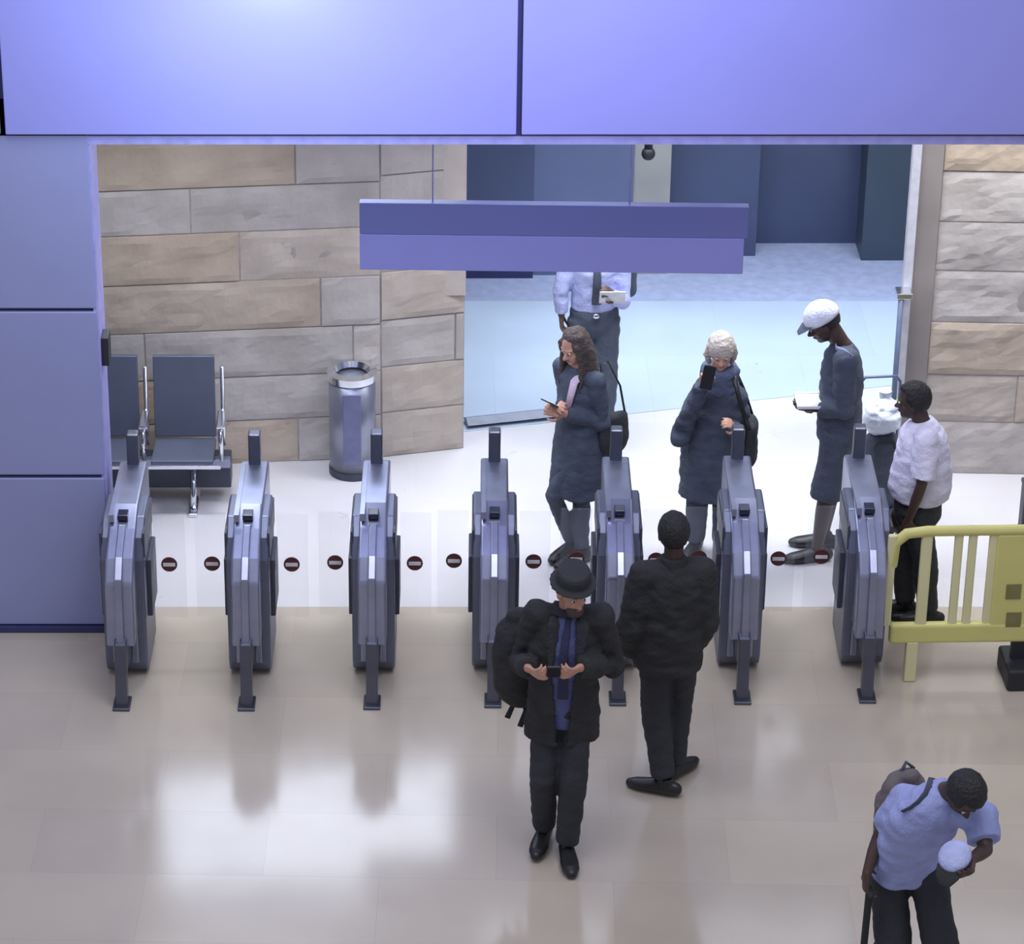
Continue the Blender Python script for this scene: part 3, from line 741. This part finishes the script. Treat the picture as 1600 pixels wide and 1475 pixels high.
# coat, open at the front
co = top(t, J, s, F_BLK, 'coat', hem=.72, hemr=(.205, .15), wd=1.0, sleeve=1.0, arm=(.080, .074, .056), chest=(.195, .145), waist=(.185, .142), collar=.080, shoulder=.086, wr=.012)
bm = bmesh.new(); bm.from_mesh(co.data)
kill = [v for v in bm.verts if v.co.y > .055 and abs(v.co.x - .0) < .022+.05*max(0, min(1, (v.co.z-.72)/.6)) and v.co.z < 1.47]
bmesh.ops.delete(bm, geom=kill, context='VERTS'); bm.to_mesh(co.data); bm.free()
sd = co.modifiers.new('s', 'SOLIDIFY'); sd.thickness = .012; sd.offset = -1
bm = BM()
for sg in (-1, 1):
    tube(bm, [J['neck']+Vector((sg*.05, -.02, .03)), J['neck']+Vector((sg*.075, .10, -.05)), Vector((sg*.075, .155, 1.16))], [(.035, .012), (.040, .010), (.012, .008)], 10, ref=(1, .3, 0))
fuse('lapels', bm, F_BLK2, t, .008, 1)
bm = BM(); tube(bm, [J['neck']+Vector((0, .085, -.01)), Vector((.0, .145, 1.30)), Vector((.0, .15, 1.02))], [(.016, .006), (.022, .006), (.030, .006)], 10, ref=(1, 0, 0)); link('tie', bm, F('dark blue tie', (46, 48, 80)), t, smooth=True)
short_hair(t, M, s, H_BRN)
bm = BM()
tube(bm, [M @ Vector((0, -.005, .062)), M @ Vector((0, -.005, .074))], [(.128, .142), (.120, .134)], 32, ref=(1, 0, 0))
tube(bm, [M @ Vector((0, -.01, .05)), M @ Vector((0, -.012, .122)), M @ Vector((0, -.012, .144))], [(.092, .108), (.092, .106), (.080, .096)], 32, ref=(1, 0, 0))
fuse('hat', bm, F('black felt', (44, 47, 50)), t, .008, 2)
bm = BM(); ell(bm, (0, .058, -.075), (.052, .042, .05), M); fuse('beard', bm, H_BRN, t, .008, 1, .004, 30)
pp = L2W(fr, (hL+hR)/2+Vector((0, .035, .01)))
phone(pp, (math.radians(50), 0, PI+PI/2*0), 'dark phone held in both hands by the man in the hat', False)
tb = t
# backpack slung on his right side
bp = aty(806, 1022, fr[1]+.23)
b = thing('backpack', 'bulky black backpack slung behind the shoulder of the man in the hat', 'backpack', (bp.x+.02, bp.y, 0), PI-.1)
bm = BM()
tube(bm, [(0, 0, bp.z-.24), (0, 0, bp.z-.18), (0, 0, bp.z+.02), (0, 0, bp.z+.16), (.0, 0, bp.z+.22)], [(.12, .08), (.145, .11), (.15, .115), (.13, .10), (.08, .06)], 20, ref=(1, 0, 0), cap='round')
fuse('bag_body', bm, F_BLK, b, .012, 3, .010, 6)
bm = BM(); tube(bm, [(0, -.11, bp.z-.16), (0, -.13, bp.z-.02)], [(.10, .04), (.10, .04)], 16, ref=(1, 0, 0), cap='round'); fuse('front_pocket', bm, F_BLK2, b, .010, 2, .004, 8)
for dx, ln in ((-.02, .20), (.05, .15)):
    bm = BM(); tube(bm, [(dx, 0, bp.z-.22), (dx-.02, .02, bp.z-.22-ln*.6), (dx+.01, .02, bp.z-.24-ln)], [(.016, .004), (.014, .004), (.016, .004)], 8, ref=(1, 0, 0)); link('strap', bm, F_BLK, b)
bm = BM(); tube(bm, [(-.06, .10, bp.z-.1), (-.10, .22, bp.z+.10), (-.12, .14, bp.z+.26), (-.08, .05, bp.z+.2)], [(.024, .006)]*4, 10, ref=(1, 0, 0)); link('shoulder_strap', bm, F_BLK2, b, smooth=True)

# --- 2: man in black seen from behind
fr = (atz(1037, 1232).x, atz(1040, 1232).y, .12)
g = lambda x, y, z: W2L(fr, atz(x, y, z))
J = {'ankL': g(1036, 1240, 0)+Vector((0, 0, .09)), 'ankR': g(1052, 1216, 0)+Vector((0, 0, .09)),
     'wriL': (-.19, .08, .84), 'wriR': (.15, .08, .84), 'elbL': (-.225, -.03, 1.08), 'elbR': (.185, -.03, 1.08), 'neck': (0, -.01, 1.44), 'head': (0.0, .02, 1.60)}
t, J, M, s = person('man all in black standing with his back to the camera', fr[:2], fr[2], 1.71, .98, J, (0, .05), SK_D, (1.0, 1.0), lip=M_LIPD)
trousers(t, J, s, F_BLK2, 1.0, knee=.086, cuff=.068)
shoes(t, J, s, S_BLK, 1.05, -.85)
top(t, J, s, F_BLK, 'jacket', hem=.80, hemr=(.185, .15), wd=1.0, arm=(.086, .080, .058), chest=(.20, .145), waist=(.20, .15), collar=.082, shoulder=.088, wr=.012)
short_hair(t, M, s, H_BLK, .014, .06, low=-.06)
bm = BM(); tube(bm, [J['neck']+Vector((0, -.005, -.01)), J['neck']+Vector((0, 0, .045))], [(.078, .078), (.070, .072)], 20); fuse('collar', bm, F_BLK, t, .008, 1)

# --- 3: woman with long hair and long dark coat
fr = (atz(897, 880).x, atz(897, 880).y, math.radians(132))
g = lambda x, y, z: W2L(fr, atz(x, y, z))
hp = W2L(fr, aty(868, 636, fr[1]-.16)); 
J = {'ankL': g(893, 866, 0)+Vector((0, 0, .09)), 'ankR': g(905, 880, 0)+Vector((0, -.02, .09)),
     'wriR': hp+Vector((.02, -.07, -.02)), 'wriL': hp+Vector((-.03, -.05, -.05)), 'neck': (0, .0, 1.37), 'head': (0, .04, 1.52), 'pelvis': (0, -.04, .90), 'waist': (0, -.03, 1.03), 'chest': (0, -.01, 1.23),
     'kneL': W2L(fr, aty(866, 775, fr[1]-.06)), 'kneR': W2L(fr, aty(908, 780, fr[1]+.02))}
t, J, M, s = person('woman with long brown hair in a long dark coat, walking behind the gates', fr[:2], fr[2], 1.64, .92, J, (0, .35), SK_L, (.7, .7))
trousers(t, J, s, F_HAZED, .92, 'leggings', knee=.064, cuff=.048)
shoes(t, J, s, S_BLK, .1, -.1)
top(t, J, s, F_HAZED, 'coat', hem=.52, hemr=(.20, .20), wd=1.0, arm=(.066, .060, .048), chest=(.165, .125), waist=(.165, .135), collar=.066, shoulder=.070, wr=.010)
long_hair(t, M, J, s, H_BRN, .30)
bm = BM(); tube(bm, [J['neck']+Vector((-.06, .02, .0)), J['neck']+Vector((-.06, .10, -.05)), J['neck']+Vector((-.03, .13, -.26))], [(.03, .012), (.032, .010), (.024, .008)], 10, ref=(1, 0, 0)); link('scarf', bm, F('pale pink scarf', (206, 186, 206)), t, smooth=True)
phone(L2W(fr, hp+Vector((0, .03, .03))), (math.radians(35), 0, fr[2]), 'phone with a pale lit screen in the hands of the long-haired woman')
# shoulder bag
q = L2W(fr, Vector((-.20, -.12, .98)))
b = thing('handbag', 'dark handbag hanging at the side of the long-haired woman', 'bag', (q.x, q.y, 0), fr[2])
bm = BM(); tube(bm, [(0, 0, .86), (0, 0, .92), (0, 0, 1.06)], [(.05, .11), (.055, .125), (.035, .11)], 18, ref=(1, 0, 0), cap='round'); fuse('bag_body', bm, F_BLK2, b, .010, 2, .005, 8)
bm = BM(); tube(bm, [(.0, .10, 1.06), (.02, .09, 1.25), (.05, .08, 1.42), (.06, .02, 1.43), (.02, -.06, 1.25), (0, -.09, 1.06)], [(.010, .005)]*6, 8, ref=(1, 0, 0)); link('strap', bm, S_BLK, b, smooth=True)
bm = BM(); ell(bm, (-.045, .0, 1.0), (.012, .02, .02)); link('clasp', bm, M_chrome, b, smooth=True)

# --- 4: man in shirt and tie behind the sign
fr = (atz(923, 706).x, 19.42, PI+.05)
g = lambda x, y: W2L(fr, aty(x, y, fr[1]-.05))
J = {'wriR': g(877, 496)+Vector((0, 0, .02)), 'elbR': g(876, 455), 'wriL': g(955, 446)+Vector((0, .16, 0)), 'elbL': g(968, 470)+Vector((-.02, .02, 0)),
     'ankL': Vector((-.06, .12, .09)), 'ankR': Vector((.06, -.10, .12))}
t, J, M, s = person('man in a light blue shirt and dark tie whose head the indigo sign hides', fr[:2], fr[2], 1.78, .95, J, (0, .1), SK_M, (.5, .8), lip=M_LIPD)
trousers(t, J, s, F_HAZED, .98, knee=.082, cuff=.068); shoes(t, J, s, S_BLK)
top(t, J, s, F_LBLUE, 'shirt', hem=1.03*s, hemr=(.155, .115), wd=1.0, arm=(.062, .054, .042), chest=(.165, .120), waist=(.155, .115), collar=.066)
bm = BM(); tube(bm, [J['neck']+Vector((0, .075, -.01)), J['chest']+Vector((0, .135, 0)), J['waist']+Vector((0, .13, .02))], [(.015, .006), (.026, .007), (.032, .007)], 10, ref=(1, 0, 0)); link('tie', bm, F_HAZED, t, smooth=True)
bm = BM(); ell(bm, J['pelvis']+Vector((0, .135, .07)), (.022, .01, .018)); link('belt_buckle', bm, M_chrome, t, smooth=True)
short_hair(t, M, s, H_BLK)
q = L2W(fr, J['wriL']+Vector((.02, .10, .03)))
pb = thing('paper_sheet', 'white sheet held up by the man in shirt and tie', 'paper', q, 0); pb.rotation_euler = (math.radians(60), 0, PI)
link('sheet', boxes((-.085, .085, -.06, .06, -.002, .002)), M_PAPER, pb); link('fold', boxes((-.085, .085, -.062, -.055, -.004, .004)), M_PAPER, pb)
q = L2W(fr, J['shoL']+Vector((-.06, -.03, 0)))
sb = thing('shoulder_bag', 'dark bag hanging from the shoulder of the man in shirt and tie', 'bag', (q.x, q.y, 0), fr[2])
bm = BM(); tube(bm, [(-.02, -.09, 1.12), (-.02, -.09, 1.38)], [(.05, .10), (.045, .09)], 16, ref=(1, 0, 0), cap='round'); fuse('bag_body', bm, F_HAZED, sb, .010, 2, .004, 8)
bm = BM(); tube(bm, [(.0, -.09, 1.34), (.05, -.02, 1.50), (.05, .08, 1.46), (0, .06, 1.30)], [(.018, .005)]*4, 8, ref=(1, 0, 0)); link('strap', bm, F_HAZED, sb, smooth=True)

# --- 5: blond woman in bulky dark coat behind the sixth gate
fr = (atz(1106, 866).x, atz(1106, 866).y, PI-.15)
g = lambda x, y, dy=0: W2L(fr, aty(x, y, fr[1]+dy))
J = {'head': (-.025, .05, 1.435), 'neck': (-.02, .0, 1.25), 'chest': (0, .0, 1.02), 'waist': (0, 0, .92), 'pelvis': (0, 0, .82), 'shoR': (.105, -.01, 1.10), 'shoL': (-.135, -.01, 1.11),
     'hipL': (-.08, 0, .84), 'hipR': (.08, 0, .84),
     'wriR': g(1098, 600, -.22), 'elbR': g(1062, 682, -.12), 'wriL': g(1146, 668, -.20), 'elbL': g(1162, 690, -.02)}
t, J, M, s = person('woman with pale blond hair in a bulky dark coat, face behind a raised phone', fr[:2], fr[2], 1.56, .95, J, (.1, .25), SK_L, (.8, .7),
    {'R': (Vector((-.2, .3, 1)), (-.2, 1, -.2), 1)})
trousers(t, J, s, F_HAZED, 1.0, knee=.085, cuff=.07); shoes(t, J, s, S_BLK)
top(t, J, s, F_HAZED, 'coat', hem=.44, hemr=(.195, .17), wd=1.05, arm=(.074, .070, .052), chest=(.180, .145), waist=(.185, .150), collar=.085, shoulder=.076, wr=.012)
bm = BM()
for a in range(9):
    pass
pts = [J['neck']+Vector((math.cos(a*PI/5)*.075, math.sin(a*PI/5)*.075, .02*math.sin(a*1.3))) for a in range(11)]
tube(bm, pts, [.050]*11, 12, cap='round')
tube(bm, [J['neck']+Vector((math.cos(a*PI/5)*.085, math.sin(a*PI/5)*.085, .045)) for a in range(11)], [.042]*11, 12, cap='round')
pts = [J['neck']+Vector((math.cos(a*PI/5+.4)*.088, math.sin(a*PI/5+.4)*.085, -.06)) for a in range(11)]
tube(bm, pts, [.045]*11, 12, cap='round'); ell(bm, J['neck'], (.08, .08, .09))
fuse('scarf', bm, F('slate scarf', (84, 94, 118)), t, .010, 2, .006, 12)
bm = BM(); ell(bm, (0, -.014, .045), (.086, .102, .098), M, 24); 
for sg in (-1, 1): tube(bm, [M @ Vector((sg*.07, .0, .06)), M @ Vector((sg*.084, -.01, -.02)), M @ Vector((sg*.07, -.02, -.09))], [.022, .024, .016], 10, cap='round')
for v in [v for v in bm.verts]:
    pass
fuse('hair', bm, H_BLD, t, .009, 2, .006, 22)
hh_ = L2W(fr, J['wriR']); phone((hh_.x+.02, hh_.y-.10, hh_.z+.09), (math.radians(80), .2, 0), 'dark phone raised in front of the face of the blond woman', False)
# satchel strap and bag at her right
q = L2W(fr, Vector((-.23, .02, 0)))
b = thing('satchel', 'dark satchel hanging at the hip of the blond woman', 'bag', (q.x, q.y, 0), fr[2])
bm = BM(); tube(bm, [(0, 0, .72), (0, 0, .95)], [(.05, .13), (.045, .12)], 16, ref=(1, 0, 0), cap='round'); fuse('bag_body', bm, F_BLK2, b, .010, 2, .006, 8)
bm = BM(); ell(bm, (-.01, -.02, .0), (.01, .01, .01)); bm.free()
bm = BM(); tube(bm, [(.0, .11, .95), (.06, .12, 1.12), (.11, .09, 1.28), (.12, -.02, 1.31), (.06, -.12, 1.12), (0, -.11, .95)], [(.014, .005)]*6, 8, ref=(1, 0, 0)); link('strap', bm, S_BLK, b, smooth=True)

# --- 6: man in a white cap and shorts, in profile
fr = (atz(1290, 866).x+.02, atz(1290, 866).y, PI/2+.02)
g = lambda x, y, dy=0: W2L(fr, aty(x, y, fr[1]+dy))
hd = g(1287, 505); 
J = {'head': hd, 'neck': g(1316, 540), 'chest': g(1316, 585), 'waist': g(1312, 635), 'pelvis': g(1312, 670), 'hipL': g(1306, 680, -.08), 'hipR': g(1312, 672, .08),
     'shoL': g(1322, 562, -.17), 'shoR': g(1322, 556, .16), 'wriL': g(1280, 640, -.10), 'elbL': g(1318, 640, -.20), 'wriR': g(1276, 634, .06), 'elbR': g(1318, 632, .18),
     'ankL': g(1277, 850, -.09), 'ankR': g(1286, 842, .10)}
J['ankL'].z = .09; J['ankR'].z = .09; J['kneL'] = g(1293, 765, -.09); J['kneR'] = g(1300, 757, .10)
t, J, M, s = person('man in a white cap and dark knee-length shorts, in profile, looking down at a tray', fr[:2], fr[2], 1.80, .92, J, (0, .55), SK_D, (.4, .4),
    {'L': (Vector((.1, 1, 0)), (.3, 0, 1), 1), 'R': (Vector((-.1, 1, 0)), (-.3, 0, 1), -1)}, lip=M_LIPD)
trousers(t, J, s, F_HAZED, 1.0, 'shorts', knee=.105, cuff=.10, full=.56, thick=1.1)
shoes(t, J, s, S_BLK, .1, -.1)
top(t, J, s, F_HAZED, 'track_jacket', hem=.84, hemr=(.17, .145), wd=.95, arm=(.072, .064, .050), chest=(.175, .135), waist=(.170, .135), collar=.070, shoulder=.080, wr=.010)
bm = BM(); S = J['shoL']
tube(bm, [J['neck']+Vector((-.05, .05, .03)), (J['neck']+S)/2+Vector((-.03, .055, .045)), S+Vector((-.03, .02, .075)), S+Vector((-.06, -.03, .045))], [(.014, .006)]*4, 8, ref=(0, 0, 1)); link('shoulder_stripe', bm, F('pale stripe', (150, 158, 190)), t, smooth=True)
short_hair(t, M, s, H_BLK)
bm = BM(); ell(bm, (0, -.010, .042), (.092*s, .114*s, .110*s), None, 30)
bmesh.ops.delete(bm, geom=[v for v in bm.verts if v.co.z < .030], context='VERTS')
for v in bm.verts: v.co = M @ v.co
cap = link('cap', bm, F('white cap cotton', (226, 230, 246)), t, smooth=True); sd = cap.modifiers.new('s', 'SOLIDIFY'); sd.thickness = .01; sd.offset = -1
bm = BM(); tube(bm, [M @ Vector((0, .07, .045)), M @ Vector((0, .12, .040)), M @ Vector((0, .165, .026))], [(.078, .006), (.070, .005), (.035, .004)], 20, ref=(1, 0, 0), cap='round'); link('cap_peak', bm, F_HAZED, t, smooth=True)
q = aty(1276, 627, fr[1]-.05)
tr = thing('white_tray', 'flat white tray held out by the man in the white cap', 'tray', q, 0)
link('tray_base', boxes((-.125, .11, -.10, .10, -.004, .004)), M_PAPER, tr, bevel=.003)
link('rim', boxes((-.13, -.122, -.10, .10, -.004, .014), (.107, .115, -.10, .10, -.004, .014), (-.13, .115, -.105, -.098, -.004, .014), (-.13, .115, .098, .105, -.004, .014)), M_PAPER, tr)

# --- 7: stout man in white shirt by the barrier
fr = (atz(1430, 968).x, atz(1430, 968).y, PI/2+.02-.25)
g = lambda x, y, dy=0: W2L(fr, aty(x, y, fr[1]+dy))
J = {'head': g(1427, 628), 'neck': g(1440, 660), 'chest': g(1442, 705), 'waist': g(1438, 755), 'pelvis': g(1434, 795), 'hipL': g(1430, 800, -.08), 'hipR': g(1436, 796, .09),
     'shoL': g(1448, 690, -.16), 'shoR': g(1432, 678, .17), 'elbL': g(1440, 758, -.22), 'wriL': g(1420, 812, -.20), 'elbR': g(1410, 748, .20), 'wriR': g(1400, 800, .16),
     'ankL': g(1450, 948, -.06), 'ankR': g(1414, 945, .06), 'kneL': g(1446, 882, -.07), 'kneR': g(1412, 875, .06)}
J['ankL'].z = .09; J['ankR'].z = .09
t, J, M, s = person('stout man in a short-sleeved white shirt and black trousers behind the yellow barrier', fr[:2], fr[2], 1.64, 1.0, J, (.0, .12), SK_D, (.6, .6), lip=M_LIPD, bulk=1.2)
trousers(t, J, s, F_BLK2, 1.05, knee=.080, cuff=.066, thick=1.25)
shoes(t, J, s, S_BLK, .1, -.1)
top(t, J, s, F_WHITE, 'shirt', hem=.86, hemr=(.175, .18), wd=1.0, sleeve=.85, arm=(.074, .066, .05), chest=(.185, .165), waist=(.185, .190), collar=.072, shoulder=.086, wr=.010)
short_hair(t, M, s, H_BLK, .016, .05, low=-.06)

# --- 8: man leaning forward at the lower right
hip = aty(1412, 1338, 13.12)
fr = (hip.x, 13.15, math.radians(205))
g = lambda x, y, Y: W2L(fr, aty(x, y, Y))
hd = g(1506, 1240, 12.78)
J = {'pelvis': g(1412, 1342, 13.12), 'waist': g(1422, 1318, 13.05), 'chest': g(1446, 1276, 12.96), 'neck': g(1478, 1240, 12.90), 'head': hd,
     'shoR': g(1414, 1254, 13.02), 'shoL': g(1532, 1278, 12.86), 'elbR': g(1374, 1308, 13.06), 'wriR': g(1354, 1366, 12.96), 'elbL': g(1540, 1328, 12.72), 'wriL': g(1516, 1344, 12.60),
     'hipL': W2L(fr, aty(1446, 1350, 13.10)), 'hipR': W2L(fr, aty(1386, 1348, 13.14)),
     'ankL': W2L(fr, Vector((hip.x+.13, 13.08, .09))), 'ankR': W2L(fr, Vector((hip.x-.10, 13.2, .09)))}
t, J, M, s = person('man in a blue grey shirt leaning forward near the lower right corner', fr[:2], fr[2], 1.74, .95, J, (0, 1.0), SK_D, (.8, .8),
    {'L': (Vector((.5, .6, -.2)), (.6, 0, .5), 1), 'R': (Vector((.05, .1, -1)), (-1, .2, 0), -1)}, lip=M_LIPD)
trousers(t, J, s, F_BLK2, 1.05, knee=.095, cuff=.075, thick=1.15)
shoes(t, J, s, S_BLK)
top(t, J, s, F_GREYB, 'shirt', hem=J['pelvis'].z-.05, hemr=(.175, .145), wd=1.0, sleeve=.75, arm=(.076, .062, .05), chest=(.195, .145), waist=(.175, .145), collar=.072, shoulder=.088, wr=.012)
short_hair(t, M, s, H_BLK, .016, .06, low=-.06)
from mathutils.bvhtree import BVHTree
bpy.context.view_layer.update()
shirt = [c for c in t.children if c.name.startswith('shirt')][0]; mw = t.matrix_world
bv = BVHTree.FromPolygons([mw @ v.co for v in shirt.data.vertices], [tuple(p.vertices) for p in shirt.data.polygons])
sp = []
for px, py in ((1452, 1197), (1457, 1206), (1458, 1218), (1454, 1230), (1447, 1242), (1437, 1253), (1425, 1262), (1412, 1268)):
    h_ = bv.ray_cast(Vector((0, 0, CAMH)), ray(px, py).normalized())
    if h_[0] is not None: sp.append(mw.inverted() @ (h_[0] + h_[1]*.004))
q = aty(1410, 1226, 13.32)
b = thing('backpack', 'grey brown backpack on the back of the leaning man', 'backpack', (q.x, q.y, 0), fr[2]+.1)
bm = BM(); tube(bm, [(0, 0, q.z-.38), (0, .0, q.z-.30), (0, .0, q.z-.08), (0, .02, q.z+.03), (0, .04, q.z+.07)], [(.10, .07), (.14, .10), (.145, .10), (.11, .08), (.06, .04)], 18, ref=(1, 0, 0), cap='round'); fuse('bag_body', bm, F_BRN, b, .012, 3, .012, 6)
stp = BM(); tube(stp, sp, [(.022, .006)]*len(sp), 10, ref=(1, 0, .2)); st = link('shoulder_strap', stp, F_HAZED, None, smooth=True); st.parent = b
bpy.context.view_layer.update(); st.matrix_parent_inverse = b.matrix_world.inverted() @ t.matrix_world
bm = BM(); tube(bm, [(.0, -.02, q.z+.06), (-.03, -.02, q.z+.11), (-.08, -.02, q.z+.06)], [.009]*3, 8, cap='round'); link('carry_loop', bm, F_HAZED, b, smooth=True)
# walking stick in his hanging hand
w_ = L2W(fr, J['wriR']); hx, hy, hz = w_.x+.02, w_.y-.01, w_.z-.10
c_o = thing('walking_stick', 'black walking stick held straight down by the leaning man', 'walking stick', (hx-.02, hy, 0), 0)
bm = BM(); tube(bm, [(0, 0, .03), (.01, 0, hz*.5), (.018, 0, hz)], [.016, .018, .018], 14, cap='round'); link('shaft', bm, F_BLK, c_o, smooth=True)
bm = BM(); tube(bm, [(.018, -.05, hz+.012), (.018, .02, hz+.015), (.018, .05, hz)], [.016, .017, .013], 12, cap='round'); link('handle', bm, F_BLK, c_o, smooth=True)
bm = BM(); tube(bm, [(0, 0, 0), (0, 0, .05)], [.021, .019], 14); link('rubber_tip', bm, M_black, c_o)
q = aty(1492, 1338, 12.58)
hb_ = thing('baseball_hat', 'white cap with a dark peak in the hands of the leaning man', 'hat', q, .4); hb_.rotation_euler = (.5, 0, -.5)
bm = BM(); ell(bm, (0, 0, 0), (.078, .088, .045), None, 24); bmesh.ops.delete(bm, geom=[v for v in bm.verts if v.co.z < -.005], context='VERTS')
o = link('crown', bm, F_LBLUE, hb_, smooth=True); sd = o.modifiers.new('s', 'SOLIDIFY'); sd.thickness = .006
bm = BM(); tube(bm, [(0, -.06, 0), (0, -.11, -.006), (0, -.15, -.02)], [(.065, .005), (.058, .004), (.03, .004)], 18, ref=(1, 0, 0), cap='round'); link('peak', bm, F_BLK, hb_, smooth=True)

# --- trolley with a white sack and a dark bag, half hidden behind the stout man
q = atz(1364, 812)
t = thing('luggage_trolley', 'small luggage trolley half hidden behind the stout man in white', 'trolley', (q.x, q.y, 0), .1)
M_tr = mat('grey trolley tube', (96, 104, 130), .4, .5)
bm = BM(); tube(bm, [(-.11, .12, .10), (-.11, .14, .92), (-.08, .14, .96), (.12, .14, .96), (.15, .14, .92), (.15, .12, .10)], [.010]*6, 10); link('frame', bm, M_tr, t, smooth=True)
link('deck', boxes((-.14, .18, -.16, .16, .09, .115)), M_tr, t, bevel=.01)
for x in (-.12, .16):
    bm = BM(); tube(bm, [(x-.012, .10, .05), (x+.012, .10, .05)], [.05, .05], 20); link('wheel', bm, M_black, t, smooth=False)
for x in (-.12, .16): link('foot', boxes((x-.01, x+.01, -.15, -.13, 0, .09)), M_tr, t)
b = thing('travel_bag', 'dark travel bag standing on the trolley under the white sack', 'bag', (q.x, q.y, 0), .1)
bm = BM(); tube(bm, [(.02, 0, .15), (.02, 0, .36), (.02, 0, .55)], [(.12, .11), (.135, .12), (.12, .10)], 18, ref=(1, 0, 0), cap='round')
for v in bm.verts: v.co.z = max(v.co.z, .117)
fuse('bag_body', bm, F_HAZED, b, .012, 2, .008, 7); bm = BM(); tube(bm, [(-.05, -.09, .56), (-.03, -.10, .62), (.07, -.10, .62), (.09, -.09, .56)], [.009]*4, 8, cap='round'); link('bag_handle', bm, M_black, b, smooth=True)
b = thing('white_sack', 'soft white sack lying on top of the travel bag', 'sack', (q.x, q.y, 0), .1)
bm = BM(); ell(bm, (.01, -.01, .755), (.125, .11, .13), None, 24); fuse('sack_body', bm, F('white sack cloth', (214, 222, 238)), b, .012, 2, .022, 8)
bm = BM(); tube(bm, [(.02, 0, .87), (.02, 0, .93)], [(.03, .03), (.045, .04)], 12); fuse('sack_neck', bm, F('white sack cloth', (214, 222, 238)), b, .008, 1, .006, 20)
